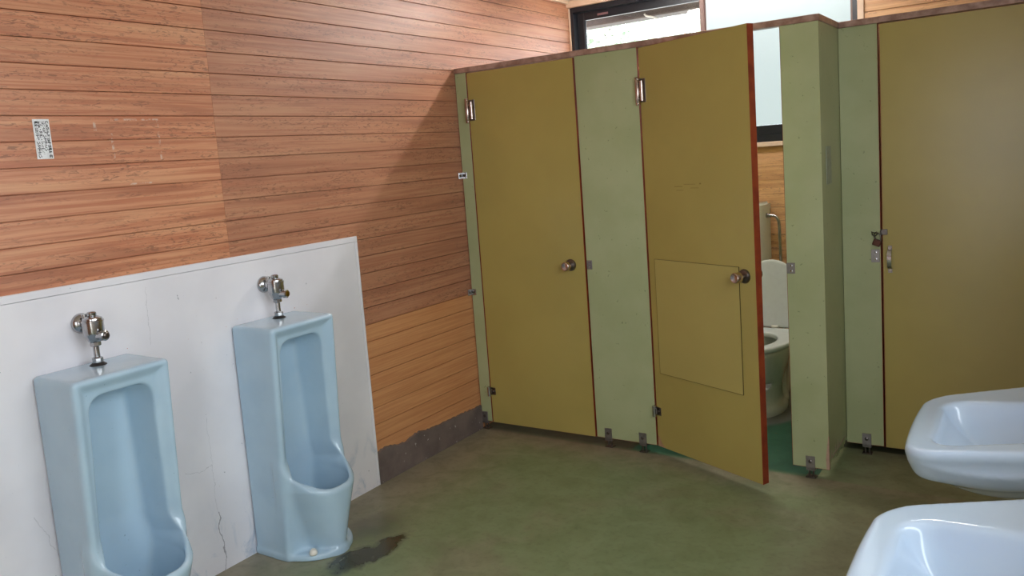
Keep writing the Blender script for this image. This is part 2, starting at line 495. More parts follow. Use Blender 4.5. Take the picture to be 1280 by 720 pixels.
# skirting beside the white panel: ragged top edge
bm = B()
N = 60; y0, y1 = 2.492, Yp - .002
tops = []
for i in range(N+1):
    yy = y0 + (y1-y0)*i/N
    zt = .162 - .026*i/N + random.uniform(-.004, .004) + (.010*math.sin(i*.35) if i < 26 else 0)
    tops.append((yy, zt))
for xx in (0.0005, .011):
    pass
lo0 = [bm.verts.new((0.0005, y, 0)) for y, z in tops]; hi0 = [bm.verts.new((.0005, y, z)) for y, z in tops]
lo1 = [bm.verts.new((0.011, y, 0)) for y, z in tops]; hi1 = [bm.verts.new((.011, y, z-.004)) for y, z in tops]
for i in range(N):
    bm.faces.new((lo1[i], lo1[i+1], hi1[i+1], hi1[i])); bm.faces.new((hi1[i], hi1[i+1], hi0[i+1], hi0[i]))
    bm.faces.new((lo0[i+1], lo0[i], hi0[i], hi0[i+1])); bm.faces.new((lo0[i], lo0[i+1], lo1[i+1], lo1[i]))
bm.faces.new((lo0[0], lo1[0], hi1[0], hi0[0])); bm.faces.new((lo1[N], lo0[N], hi0[N], hi1[N]))
obj('baseboard_left', bm, M['skirting'], kind='structure')

# window wall trim
obj('trim_1', box(B(), 0.0, Yb-.035, WZ1, WX1+.036, Yb+.012, ZC-.002, .003), M['cream'], kind='structure')      # head beam
obj('trim_2', box(B(), 0.0, Yb-.010, WZ0, WX0, Yb+.012, WZ1, .001), M['cream'], kind='structure')                # corner strip
bm = B(); box(bm, WX1, Yb-.015, WZ0-.022, WX1+.034, Yb+.012, WZ1, .002)
obj('trim_3', bm, M['cream'], kind='structure')
obj('trim_4', box(B(), 0.0, Yb-.03, WZ0-.024, WX1, Yb+.04, WZ0+.004, .003), M['cream'], kind='structure')        # sill
obj('trim_5', box(B(), 0.0, Yb-.45, ZC-.022, .022, Yb-.036, ZC-.001, .002), M['cream'], kind='structure')        # cornice stub

win = bpy.data.objects.new('window_1', None); COL.objects.link(win); win['kind'] = 'structure'
win.location = ((WX0+WX1)/2, Yb+.02, WZ0)
zl, zh = 1.527, WZ1
bm = B()
box(bm, WX0, Yb-.006, zl-.02, WX0+.022, Yb+.09, zh); box(bm, WX1-.026, Yb-.006, zl-.02, WX1, Yb+.09, zh)
box(bm, WX0+.022, Yb-.006, zh-.032, WX1-.026, Yb+.09, zh); box(bm, WX0+.022, Yb-.006, zl-.026, WX1-.026, Yb+.09, zl+.02)
obj('window_frame', bm, M['black_alu'], win)
def sash(x0, x1, y, w0, w1, wt, wb, mat):
    bm = B(); z0, z1 = zl+.021, zh-.033
    box(bm, x0, y-.014, z0, x0+w0, y+.014, z1, .002); box(bm, x1-w1, y-.014, z0, x1, y+.014, z1, .002)
    box(bm, x0+w0, y-.014, z1-wt, x1-w1, y+.014, z1, .002)
    bm2 = B(); box(bm2, x0+w0, y-.014, z0-.0008, x1-w1, y+.014, z0+wb, .002)
    # a step along the glazing channel
    box(bm, x0+w0, y-.004, z0+wb, x0+w0+.006, y+.010, z1-wt); 
    s = obj('sash', bm, mat, win)
    obj('bottom_rail', bm2, M['black_alu'], s)
    return s, (x0+w0+.0005, x1-w1-.0005, z0+wb+.0005, z1-wt-.0005)
s1, g1 = sash(WX0+.024, .935, Yb+.060, .050, .030, .052, .055, M['black_alu'])
obj('pane', box(B(), g1[0]+.006, Yb+.058, g1[2], g1[1], Yb+.062, g1[3]), M['glass'], s1, label='clear pane')
s2, g2 = sash(.905, WX1-.0265, Yb+.022, .030, .012, .030, .055, M['brown_trim'])
obj('pane', box(B(), g2[0]+.006, Yb+.020, g2[2], g2[1], Yb+.024, g2[3]), M['frosted'], s2, label='frosted pane glowing with daylight')
lb = B(); box(lb, .190, Yb-.0075, zh-.076+.008, .268, Yb-.006, zh-.076+.022)
# the maker's strip is stuck on the upper rail of the clear sash
for v in lb.verts: v.co.y += .0515
obj('label_strip', lb, plain('pinkish label', srgb(150, 110, 112), .5), win, label='small faded pinkish label strip')

# ------------------------------------------------------------------ outdoors
rf = obj('roof_eave', box(B(), -1.5, Yb+.62, 2.45, 4.5, Yb+.78, 2.66, .01), M['eave'])
bm = B(); box(bm, -1.5, Yb+.16, 2.66, 4.5, Yb+.85, 2.70)
for i in range(14): box(bm, -1.4+i*.44, Yb+.16, 2.58, -1.35+i*.44, Yb+.615, 2.655)
obj('rafters', bm, M['eave'], rf)
for i in (0, 1):
    bx = (.30, .80)[i]
    b_ = B(); tube(b_, bez((bx-.02, Yb+.612, 2.47), (bx, Yb+.60, 2.44), (bx+.05, Yb+.60, 2.45), (bx+.08, Yb+.60, 2.42)), .007, 8)
    obj('gutter_bracket', b_, M['white_plastic'], rf, smooth=True, label='white metal bracket')
tag(rf, 'brown timber eave running outside along the top of the clear window', 'eave')
def tree(x, y, h, r, label, seed):
    rnd = random.Random(seed)
    t = thing('tree', label, 'tree', (x, y, -.1), 0, 'trees outside the clear window')
    bm = B(); tube(bm, [(x, y, -.1), (x+.05, y, h*.3), (x-.03, y+.05, h*.6), (x, y, h*.9)], .08, 8)
    obj('trunk', bm, M['bark'], t, smooth=True)
    bm = B()
    for i in range(2200):
        a = rnd.uniform(0, 2*PI); u = rnd.uniform(-1, 1); q = r*rnd.random()**.45
        c = Vector((x + q*math.cos(a)*math.sqrt(1-u*u), y + q*math.sin(a)*math.sqrt(1-u*u), h*.68 + u*q*.75))
        d1 = Vector((rnd.gauss(0,1), rnd.gauss(0,1), rnd.gauss(0,1))).normalized(); d2 = d1.orthogonal().normalized()
        s = rnd.uniform(.03, .06)
        vs = [bm.verts.new(c + p_) for p_ in (d1*s*1.6, d2*s*.7, -d1*s*1.6, -d2*s*.7)]
        bm.faces.new(vs)
    obj('foliage', bm, M['leaf'], t)
tree(-3.5, 12.5, 4.9, 1.1, 'pale leafy tree far outside, showing through the left of the clear pane', 1)
tree(-2.9, 16.5, 5.2, 1.2, 'pale leafy tree far outside, showing through the middle of the clear pane', 2)

# ------------------------------------------------------------------ white panel behind the urinals
sp = thing('wall_panel', 'white panel board covering the lower wall behind the two urinals', 'panel', (0.006, .6, 0))
obj('board', box(B(), 0.0005, YF+.02, 0.0, .011, 2.474, 1.186, .001), M['panel'], sp)
bm = B(); box(bm, 0.0005, YF+.02, 1.187, .0125, 2.489, 1.213, .002)
obj('top_strip', bm, M['panel'], sp)
bm = B(); box(bm, 0.0005, 2.475, 0.0, .0125, 2.489, 1.1865, .002)
obj('edge_strip', bm, M['panel'], sp)

# notice on the boards
nt = thing('notice_sticker', 'small white sticker with black vertical Japanese text stuck on the wood boards', 'sign', (0.001, 1.133, 1.69))
obj('sheet', box(B(), 0.0004, 1.107, 1.627, .0016, 1.159, 1.754), plain('white sticker vinyl', srgb(236, 236, 238), .35), nt)
cols = ["備え付の紙以外は便器内", "に流さないで下さい", "吸殻・紙屑・ガム等を", "便器に捨てないで下さい"]
black = plain('black print', srgb(20, 20, 24), .5)
bm = B()
for i, s in enumerate(cols):
    for j, ch in enumerate(s):
        cu = bpy.data.curves.new('glyph', 'FONT'); cu.body = ch; cu.size = .0108; cu.align_x = 'CENTER'; cu.align_y = 'CENTER'
        cu.offset = .00052
        to = bpy.data.objects.new('glyph', cu); COL.objects.link(to)
        bpy.context.view_layer.update()
        dg = bpy.context.evaluated_depsgraph_get()
        me = bpy.data.meshes.new_from_object(to.evaluated_get(dg))
        yy = 1.1508 - i*.0112; zz = 1.7415 - j*.0107
        me.transform(Matrix.Translation((.0019, yy, zz)) @ Matrix(((0,0,1,0),(1,0,0,0),(0,1,0,0),(0,0,0,1))))
        bm.from_mesh(me); bpy.data.meshes.remove(me)
        bpy.data.objects.remove(to); bpy.data.curves.remove(cu)
obj('lettering', bm, black, nt, label='black vertical Japanese lettering')

# ------------------------------------------------------------------ urinals
def urinal_sdf(x, y, z):
    ay = np.abs(y)
    xf = .19 + .048*z                                        # front plane leans out towards the top
    din = np.minimum(.164 - ay, .945 - z)
    xf = xf - .022*sstep(din, .010, .050)*sstep(z, .27, .33)     # rim slopes inward from its outer edge
    body = rbox(x - (xf - .235), y, z, (.0675, 0, .4725), (.1675, .164, .4725), .016)
    body = np.maximum(body, -x)
    # bowl that swells forward, a cone narrowing to the base
    tt = np.clip((z - .02)/.27, 0, 1.6)
    X = .325 + .037*np.minimum(tt, 1); w = .090 + .068*np.minimum(tt, 1)
    x0 = .06
    cone = sup2(x - x0, y, X - x0, w, 2.0 + .7*np.minimum(tt, 1))
    cone = np.maximum(cone*.85, .175 - x)
    zr = .296 + .078*np.clip((.362 - x)/.150, 0, 1.15)**1.6     # lip line rises to the side rims
    cone = smax(cone, z - zr, .03)
    cone = np.maximum(cone, -z)
    base = np.maximum(ell2(x - .10, y, .226, .166)*.9, .10 - x)
    base = np.minimum(base, np.maximum(np.maximum(x - .10, ay - .164), -x))
    base = smax(base, z - .026, .012); base = np.maximum(base, -z)
    s = smin(body, cone, .040); s = smin(s, base, .014)
    # cavity
    hw = .092 + .016*np.clip((x - .06)/.14, 0, 1.25)**1.2 + .012*(1 - sstep(z, .36, .85)) + .020*(1 - sstep(z, .29, .41))
    c1 = ay - hw
    back = .052 + .008*(y/.1)**2 - x
    cut = smax(c1, back, .022)
    zt = .862 + .018*np.clip((x - .06)/.14, 0, 1.3)**1.2
    cut = smax(cut, z - zt, .06)
    cut = smax(cut, .12 - z, .09)
    # front wall of the bowl
    e = np.clip((z - .30)/.15, 0, 1)
    Xc = X - .022 + .35*e*e; wc = np.minimum(w - .026, .134) + .35*e*e
    fr = sup2(x - x0, y, np.maximum(Xc - x0, .02), np.maximum(wc, .02), 2.7)
    cut = smax(cut, fr, .03)
    return smax(s, -cut, .008)

ur = thing('urinal', 'pale blue floor standing urinal nearer the camera, cut off by the lower left edge', 'urinal', (.0170, 1.15, 0), 0, 'blue urinals on the left wall')
sdf_obj('body', urinal_sdf, (-.012, -.18, -.012), (.384, .18, .96), .0048, M['ceramic'], ur)
bm = B(); lathe(bm, [(.016, .0), (.017, .006), (.014, .016), (.008, .022), (.002, .024)], (.262, -.100, .024), 'z', 20)
obj('bolt_cap', bm, M['white_plastic'], ur, smooth='all', local=True, label='white rounded bolt cap')
bm = B(); lathe(bm, [(.034, 0), (.036, .004), (.03, .007), (.008, .008)], (.17, 0, .118), 'z', 24)
obj('drain', bm, M['dark_chrome'], ur, smooth=True, local=True)
ur2 = dup(ur); ur2.location = (.0170, 1.907, 0)
ur2['label'] = 'pale blue floor standing urinal seen whole, nearer the toilet stalls'

def flush_valve(name, label, loc, tip):
    t = thing(name, label, 'flush valve', loc, 0, 'chrome flush valves above the urinals')
    z = lambda v: v          # local z above the urinal top
    bm = B(); lathe(bm, [(.034, 0), (.034, .004), (.028, .014), (.019, .018), (.0165, .020), (.0165, .045)], (0, 0, .138), 'x', 28)
    obj('wall_flange', bm, M['chrome'], t, smooth=True, local=True)
    bm = B()
    lathe(bm, [(.012, .076), (.020, .082), (.031, .105), (.033, .114), (.033, .146), (.0345, .147), (.0345, .152), (.033, .153)], (.072, 0, 0), 'z', 28)
    lathe(bm, [(.0165, .030), (.0165, .055)], (0, 0, .138), 'x', 20)
    lathe(bm, [(.009, .148), (.009, .166), (.011, .166), (.011, .171), (.004, .173)], (.036, -.004, 0), 'z', 16)
    bod = obj('valve_body', bm, M['chrome'], t, smooth=True, local=True)
    bm = B(); lathe(bm, [(.031, .1535), (.030, .159), (.018, .165), (.013, .166), (.0145, .168), (.0145, .177), (.011, .180), (.002, .181)], (.072, 0, 0), 'z', 28)
    obj('cap', bm, M['chrome'], t, smooth=True, local=True)
    bm = B(); lathe(bm, [(.013, 0), (.013, .018), (.017, .019), (.017, .032), (.013, .034), (.013, .0345)], (.094, 0, .102), (1, .25, 0), 24)
    hs = obj('button_housing', bm, M['chrome'], t, smooth=True, local=True)
    bm = B(); lathe(bm, [(.0115, .0346), (.0115, .038), (.008, .040), (.001, .0405)], (.094, 0, .102), (1, .25, 0), 20)
    obj('push_button', bm, tip, hs, smooth=True, local=True)
    bm = B()
    lathe(bm, [(.010, .024), (.010, .066)], (.072, 0, 0), 'z', 16)
    obj('down_pipe', bm, M['chrome'], t, smooth=True, local=True)
    bm = B(); lathe(bm, [(.014, .0655), (.0175, .068), (.0175, .079), (.012, .0815)], (.072, 0, 0), 'z', 8)
    obj('coupling_nut', bm, M['chrome'], t, smooth=True, local=True)
    bm = B(); lathe(bm, [(.017, .011), (.0175, .013), (.0175, .026), (.012, .029)], (.072, 0, 0), 'z', 8)
    obj('coupling_nut', bm, M['chrome'], t, smooth=True, local=True)
    bm = B(); lathe(bm, [(.027, 0), (.027, .003), (.017, .0108)], (.072, 0, 0), 'z', 24)
    obj('spud_flange', bm, M['dark'], t, smooth=True, local=True, label='dark rubber collar')
    return t
flush_valve('flush_valve', 'chrome flush valve on the white panel above the urinal cut off at lower left', (.0125, 1.165, .943), M['dark_chrome'])
flush_valve('flush_valve', 'chrome flush valve with a brass coloured button above the urinal seen whole', (.0125, 1.927, .943), M['brass'])

# ------------------------------------------------------------------ toilet partitions
TH = .036
def pil(label, x0, x1, y, feet=(), z1=1.992, bl=.0018, br=.0018):
    t = thing('partition_panel', label, 'partition panel', ((x0+x1)/2, y, 0))
    e = .0018
    bm = B(); box(bm, x0+bl, y, ZB+e, x1-br, y+TH, z1, .0008)
    obj('board', bm, M['green'], t)
    for q0, q1 in ((x0, x0+bl), (x1-br, x1)):
        if q1 > q0: obj('edge_band', box(B(), q0, y+.0012, ZB, q1, y+TH-.0012, z1), M['red_edge'], t, label='red brown edge banding')
    obj('edge_band', box(B(), x0+bl, y+.0012, ZB, x1-br, y+TH-.0012, ZB+e), M['red_edge'], t, label='red brown edge banding')
    for fx in feet:
        bm = B(); box(bm, fx-.020, y-.005, ZB-.006, fx+.020, y-.0002, ZB+.055, .001)
        box(bm, fx-.020, y-.005, ZB-.012, fx+.020, y+TH*.8, ZB-.0005, .001)
        f = obj('foot_bracket', bm, M['steel'], t)
        bm = B()
        for dx in (-.009, .009): lathe(bm, [(.0045, .004), (.0045, ZB-.008)], (fx+dx, y+.012, 0), 'z', 10)
        box(bm, fx-.022, y-.006, 0.0, fx+.022, y+.03, .005, .001)
        obj('stud', bm, M['dark_chrome'], f, smooth=True)
        bm = B(); lathe(bm, [(.0085, 0), (.008, .003), (.004, .0045)], (fx, y-.0049, ZB+.030), (0, -1, 0), 14)
        obj('screw', bm, M['dark_chrome'], f, smooth=True)
    return t

def plate(t, x0, x1, z0, z1, y, nscrew=2, name='keeper_plate'):
    bm = B(); box(bm, x0, y-.003, z0, x1, y-.0002, z1, .0008)
    p = obj(name, bm, M['steel'], t)
    for i in range(nscrew):
        zz = z0 + (z1-z0)*(i+.5)/nscrew
        bm = B(); lathe(bm, [(.0055, 0), (.005, .0016), (.002, .0022)], ((x0+x1)/2 + .002, y-.0016, zz), (0, -1, 0), 12)
        obj('screw', bm, M['chrome'], p, smooth=True)
    return p

P1 = pil('narrow pale green panel strip against the wood wall, left of the first stall door', .004, .0785, Yp, (.030,))
for zz in (1.443, .792):
    bm = B(); box(bm, -.0, Yp-.034, zz-.017, .005, Yp-.0003, zz+.017, .0008); box(bm, .005, Yp-.005, zz-.017, .036, Yp-.0003, zz+.017, .0008)
    br = obj('wall_bracket', bm, M['chrome'], P1)
    bm = B(); lathe(bm, [(.008, 0), (.007, .003), (.003, .005)], (.022, Yp-.0048, zz), (0, -1, 0), 14)
    lathe(bm, [(.008, 0), (.007, .003), (.003, .005)], (.0048, Yp-.018, zz), 'x', 14)
    obj('screw', bm, M['dark_chrome'], br, smooth=True)
P2 = pil('wide pale green panel between the closed and the open olive doors', .742, 1.0775, Yp, (.810, 1.003))
plate(P2, .744, .775, .932, .978, Yp)
P3 = pil('pale green front panel right of the open stall doorway', 1.737, 1.896, Yp, (1.816,), br=0)
plate(P3, 1.738, 1.774, .928, .976, Yp)
P4 = pil('pale green panel strip left of the padlocked olive door', 1.8975, 2.0615, Yp2, (1.986,), bl=0)
plate(P4, 2.020, 2.056, .925, .985, Yp2)
P5 = pil('narrow pale green panel strip at the right wall beside the padlocked door', 2.728, XR-.002, Yp2, (2.79,))

# bare chipped corner at the foot of the panel beside the open doorway
bm = B()
for (za, zb_, w0, w1) in ((ZB+.002, ZB+.05, .012, .014), (ZB+.05, ZB+.10, .014, .008), (ZB+.10, ZB+.155, .008, .002)):
    vs = [bm.verts.new(p) for p in ((1.896-w0, Yp-.0006, za), (1.8965, Yp-.0006, za), (1.8965, Yp-.0006, zb_), (1.896-w1, Yp-.0006, zb_))]
    f = bm.faces.new(vs); ex = bmesh.ops.extrude_face_region(bm, geom=[f]); bmesh.ops.translate(bm, vec=(0, .01, 0), verts=[v for v in ex['geom'] if isinstance(v, bmesh.types.BMVert)])
obj('chipped_corner', bm, plain('bare pinkish board', srgb(186, 152, 132), .7), P3, label='bare pinkish board at the chipped lower corner')

# return panel joining the two partition fronts, chipped along the bottom
t = thing('partition_panel', 'green side panel turning the corner between the two partition fronts, chipped at its foot', 'partition panel', (1.878, (Yp+Yp2)/2, 0))
xa, xb = 1.8605, 1.8958; ya, yb = Yp+TH+.0005, Yp2+TH
rr = random.Random(5)
pts = [(ya, ZB+.012)]
yy = ya
while yy < Yp2 - .02:
    yy += rr.uniform(.008, .03); pts.append((min(yy, Yp2-.01), ZB + rr.uniform(0, .035)))
pts += [(Yp2-.002, ZB+.01), (yb, ZB+.01), (yb, 1.992), (ya, 1.992)]
bm = B(); prism(bm, pts, 0, 1); 
for v in bm.verts:
    yv, zv, q = v.co.x, v.co.y, v.co.z
    v.co = (xa + (xb-xa)*q, yv, zv)
obj('board', bm, M['green'], t)
chip = [(ya+.002, ZB+.036)]
yv = ya + .002
while yv < Yp2 - .03:
    hh = rr.uniform(.014, .06) * (1 - .5*(yv-ya)/(Yp2-ya))
    chip += [(yv+.006, ZB+.042), (yv+.012, ZB+.036+hh), (yv+.017, ZB+.036+hh*.6), (yv+.021, ZB+.043)]
    yv += rr.uniform(.024, .045)
chip += [(yv, ZB+.036)]
bm = B(); prism(bm, chip, 0, 1)
for v in bm.verts:
    a_, b_, q = v.co.x, v.co.y, v.co.z
    v.co = (xb - .004 + .0046*q, a_, b_)
obj('chipped_edge', bm, plain('bare chipped board', srgb(196, 176, 158), .7), t, label='pale chips where the laminate has broken off')
obj('notice_plate', box(B(), xb+.0003, 3.437, 1.307, xb+.003, 3.53, 1.472, .0008), M['grey_sheet'], t, label='blank grey plate')

# dividers between the stalls
for lab, x in (('pale green divider between the closed stall and the open stall', .905), ('pale green divider between the open stall and the padlocked stall', 1.8605)):
    y0 = Yp+TH+.001 if x < 1.5 else Yp2+TH+.001
    d = thing('stall_divider', lab, 'stall divider', (x, y0, 0))
    obj('board', box(B(), x, y0, ZB, x+TH-.002, Yb-.006, 1.992, .0008), M['green'], d)
    for fy in (y0+.15, Yb-.2):
        bm = B(); box(bm, x-.004, fy-.02, ZB-.012, x+TH+.002, fy+.02, ZB-.0003, .001); lathe(bm, [(.014, 0), (.014, .004), (.005, .005), (.005, ZB-.012)], (x+TH/2, fy, 0), 'z', 12)
        obj('foot', bm, M['steel'], d)

# continuous top rail
tr = thing('top_rail', 'brown capping rail running along the top of all the green stall panels', 'rail', (1.0, Yp, 1.992))
bm = B()
box(bm, .002, Yp-.006, 1.9925, 1.902, Yp+TH+.006, 2.020, .002)
box(bm, 1.856, Yp+TH+.0065, 1.9925, 1.902, Yp2-.0065, 2.020, .002)
box(bm, 1.856, Yp2-.006, 1.9925, XR-.002, Yp2+TH+.006, 2.020, .002)
obj('front_rail', bm, M['rail'], tr)
obj('divider_rail', box(B(), .899, Yp+TH+.007, 1.9925, .945, Yb-.006, 2.018, .002), M['rail'], tr)
obj('divider_rail', box(B(), 1.855, Yp2+TH+.007, 1.9925, 1.901, Yb-.006, 2.018, .002), M['rail'], tr)

# doors (local: x along width from the hinge, y into the stall, front at y=0)
DW = .652
def door(label, loc, rz, knob_x=None, hinge=True, width=DW):
    t = thing('door', label, 'door', loc, rz)
    e = .0025; z0, z1 = ZB, 1.988
    bm = B(); box(bm, e, 0, z0+.001, width-e, TH, z1-.001)
    obj('door_board', bm, M['olive'], t, local=True)
    bm = B(); box(bm, 0, .0004, z0, e-.0002, TH-.0004, z1); box(bm, width-e+.0002, .0004, z0, width, TH-.0004, z1)
    box(bm, e, .001, z0, width-e, TH-.001, z0+.0008); box(bm, e, .001, z1-.0008, width-e, TH-.001, z1)
    obj('edge_band', bm, M['red_edge'], t, local=True, label='red brown edge banding')
    if hinge:
        hx = .0
        bm = B()
        lathe(bm, [(.004, -.006), (.011, -.004), (.012, 0), (.0105, .002), (.0105, .006), (.012, .008), (.012, .112), (.0105, .114), (.0105, .119), (.012, .121), (.010, .126), (.003, .128)], (hx-.002, -.013, 1.727), 'z', 20)
        lathe(bm, [(.009, 0), (.009, .012), (.010, .013), (.010, .078), (.009, .079), (.009, .092), (.004, .094)], (hx+.024, -.0115, 1.742), 'z', 18)
        h = obj('hinge', bm, M['bronze'], t, smooth=True, local=True, label='bronzed double barrel spring hinge')
        bm = B(); box(bm, hx+.004, -.0025, 1.735, hx+.040, -.0002, 1.846, .001)
        for zz in (1.748, 1.826): box(bm, hx+.002, -.018, zz-.005, hx+.028, -.0026, zz+.005, .002)
        obj('hinge_leaf', bm, M['dark_chrome'], h, local=True)
        bm = B()
        lathe(bm, [(.006, -.004), (.011, -.002), (.011, .05), (.006, .053)], (hx-.002, -.0125, .204), 'z', 18)
        h2 = obj('hinge', bm, M['chrome'], t, smooth=True, local=True, label='short chrome pivot hinge')
        bm = B(); box(bm, hx+.004, -.003, .208, hx+.034, -.0002, .250, .001); lathe(bm, [(.008, 0), (.008, .008), (.004, .01)], (hx+.022, -.0029, .230), (0, -1, 0), 14)
        box(bm, hx+.001, -.016, .214, hx+.016, -.0031, .246, .003)
        obj('hinge_leaf', bm, M['dark_chrome'], h2, local=True)
    if knob_x:
        bm = B(); lathe(bm, [(.031, 0), (.031, .004), (.027, .010), (.015, .013), (.013, .014)], (knob_x, -.0002, .953), (0, -1, 0), 28)
        k = obj('knob_rose', bm, M['dark_chrome'], t, smooth=True, local=True)
        bm = B(); lathe(bm, [(.012, .0142), (.012, .024), (.019, .028), (.0225, .036), (.0235, .058), (.022, .064), (.019, .066), (.014, .0645), (.001, .063)], (knob_x, 0, .953), (0, -1, 0), 28)
        obj('knob', bm, M['bronze'], k, smooth=True, local=True)
        bm = B(); lathe(bm, [(.031, 0), (.031, .004), (.015, .012), (.013, .02), (.022, .03), (.023, .05), (.002, .055)], (knob_x, TH+.0002, .953), (0, 1, 0), 24)
        obj('inner_knob', bm, M['dark_chrome'], t, smooth=True, local=True)
    return t

door('closed olive stall door nearest the wood wall', (.0845, Yp-.003, 0), 0, .568)
D2 = door('open olive stall door swung outwards, with a square patch board', (1.0855, Yp-.003, 0), -0.4178, .592)
pb = obj('patch_board', box(B(), .0455, -.0040, .4285, .5625, -.0001, .9895), M['olive_patch'], D2, local=True, label='slightly lighter square patch board')
bm = B()
for q in ((.044, .427, .0453, .991), (.5627, .427, .564, .991), (.0455, .427, .5625, .4283), (.0455, .9897, .5625, .991)): box(bm, q[0], -.0042, q[1], q[2], -.0001, q[3])
obj('patch_edge', bm, plain('dark patch edge', srgb(92, 78, 36), .6), pb, local=True, label='thin dark edge')
# scuffed pencil marks and a chipped corner on the open door
bm = B()
for (x, z, w, h) in ((.20, 1.335, .05, .0025), (.26, 1.345, .07, .002), (.21, 1.318, .045, .002), (.30, 1.328, .05, .002), (.355, 1.345, .010, .006)):
    box(bm, x, -.0004, z, x+w, -.00005, z+h)
obj('scuff_mark', bm, paint_material('scuffed laminate', srgb(138, 118, 56), srgb(128, 108, 52), .5), D2, local=True, label='faint dark scuffs')
bm = B(); vs = [bm.verts.new(p) for p in ((.004, -.0006, ZB+.001), (.055, -.0006, ZB+.001), (.03, -.0006, ZB+.018), (.012, -.0006, ZB+.05), (.004, -.0006, ZB+.055))]
f = bm.faces.new(vs); ex = bmesh.ops.extrude_face_region(bm, geom=[f]); bmesh.ops.translate(bm, vec=(0, .0005, 0), verts=[v for v in ex['geom'] if isinstance(v, bmesh.types.BMVert)])
obj('chipped_corner', bm, plain('bare chipped wood', srgb(180, 140, 108), .7), D2, local=True, label='bare wood at the chipped lower corner')

D3 = door('closed olive door at the right with a pull handle and padlock', (2.0685, Yp2-.003, 0), 0, None, False)
hx = .031
pts = [(hx, -.004, .985), (hx, -.018, .982), (hx, -.028, .970), (hx, -.030, .94), (hx, -.027, .912), (hx, -.016, .898), (hx, -.004, .895)]
bm = B()
rings = []
for (px, py, pz) in pts: rings.append([bm.verts.new((px+dx, py+dy, pz)) for dx, dy in ((-.009, .0015), (.009, .0015), (.009, -.0015), (-.009, -.0015))])
for a, b in zip(rings, rings[1:]):
    for k in range(4): bm.faces.new((a[k], a[(k+1)%4], b[(k+1)%4], b[k]))
bm.faces.new(rings[0]); bm.faces.new(rings[-1][::-1])
ph = obj('pull_handle', bm, M['chrome'], D3, smooth=True, local=True)
for zz in (.888, .992): obj('handle_mount', box(B(), hx-.009, -.0038, zz-.010, hx+.009, -.0002, zz+.010, .001), M['chrome'], ph, local=True)
# hasp on the door edge, padlock hanging from it over the green strip
bm = B(); box(bm, -.006, -.0035, 1.052, .022, -.0002, 1.078, .001); tube(bm, [(-.004, -.004, 1.058), (-.006, -.014, 1.060), (-.006, -.014, 1.072), (-.004, -.004, 1.074)], .0022, 8)
obj('hasp', bm, M['dark_chrome'], D3, local=True)
pk = thing('padlock', 'small dark bronze padlock hanging between the right door and its green strip', 'padlock', (2.053, Yp2-.02, 1.03))
yk = Yp2 - .019
bm = B(); box(bm, -.017, -.0075, -.028, .017, .0075, .002, .003, 2)
bmesh.ops.rotate(bm, cent=(0, 0, 0), matrix=Matrix.Rotation(math.radians(22), 3, 'Y'), verts=bm.verts[:])
obj('lock_body', bm, plain('dark bronze', srgb(84, 56, 46), .35, .8), pk, local=True)
bm = B(); tube(bm, [(-.011, 0, .004), (-.018, 0, .022), (-.012, 0, .033), (.0, 0, .032), (.010, 0, .022), (.0118, 0, .004), (.0115, 0, -.005)], .0032, 10)
obj('shackle', bm, M['dark_chrome'], pk, smooth=True, local=True)
bm = B(); tube(bm, [(-.016, .012, .030), (-.028, .012, .036), (-.026, .012, .022), (-.012, .011, .018), (-.004, .010, .026), (-.008, .012, .036), (-.016, .012, .030)], .003, 8)
obj('staple', bm, M['dark_chrome'], pk, smooth=True, local=True)

# ------------------------------------------------------------------ toilet in the open stall
TX, TY = 1.335, 4.25
tl = thing('toilet', 'white toilet with raised lid and wall tank seen through the open stall doorway', 'toilet', (TX, TY, 0))
def bowl_sdf(x, y, z):
    # x across, y depth (front is -y), z up
    yc = .02*np.ones_like(z)
    t = np.clip(z/.385, 0, 1)
    rx = .118 + .068*sstep(t, .25, 1.0) - .010*sstep(t, 0, .25)
    ry = .205 + .045*sstep(t, .25, 1.0)
    bowl = ell2(x, y + .035*sstep(t, .3, 1), rx, ry + .03*sstep(t, .3, 1))*.85
    bowl = smax(bowl, z - .385, .02); bowl = np.maximum(bowl, -z)
    foot = smax(ell2(x, y - .02, .135, .225)*.85, z - .035, .02); foot = np.maximum(foot, -z)
    rear = rbox(x, y, z, (0, .24, .19), (.10, .12, .19), .04); rear = np.maximum(rear, -z)
    s = smin(smin(bowl, foot, .04), rear, .05)
    cav = smax(ell2(x, y + .05, .125 + .10*(z - .385), .195 + .15*(z - .385))*.85, .12 - z, .08)
    return smax(s, -cav, .015)
sdf_obj('bowl', bowl_sdf, (-.21, -.34, -.014), (.21, .385, .41), .007, M['toilet'], tl)
def seat_sdf(x, y, z):
    s = ell2(x, y + .035, .194, .295)*.9
    s = np.where(y > .05, np.maximum(np.minimum(s, np.abs(x) - (.192 - .35*np.maximum(y - .05, 0)**1.6)), y - .235), s)
    s = smax(s, -ell2(x, y + .075, .112, .175)*.9, .012)
    return smax(s, np.abs(z - .4025) - .0155, .012)
sdf_obj('seat', seat_sdf, (-.21, -.35, .375), (.21, .27, .43), .005, M['seat'], tl)
def lid_sdf(x, y, z):
    # raised lid leaning back: built in its own plane
    a = math.radians(8); c, s_ = math.cos(a), math.sin(a)
    yy, zz = y - .235, z - .416
    h = c*zz + s_*yy; d = -s_*zz + c*yy
    b = ell2(x, np.maximum(h - .20, 0), .182, .205)*.9
    b = smax(b, -h, .02)
    dish = np.abs(d - .012*(1 - (x/.18)**2)) - .009
    return smax(b, dish, .012)
sdf_obj('lid', lid_sdf, (-.20, .15, .40), (.20, .34, .85), .006, M['seat'], tl)
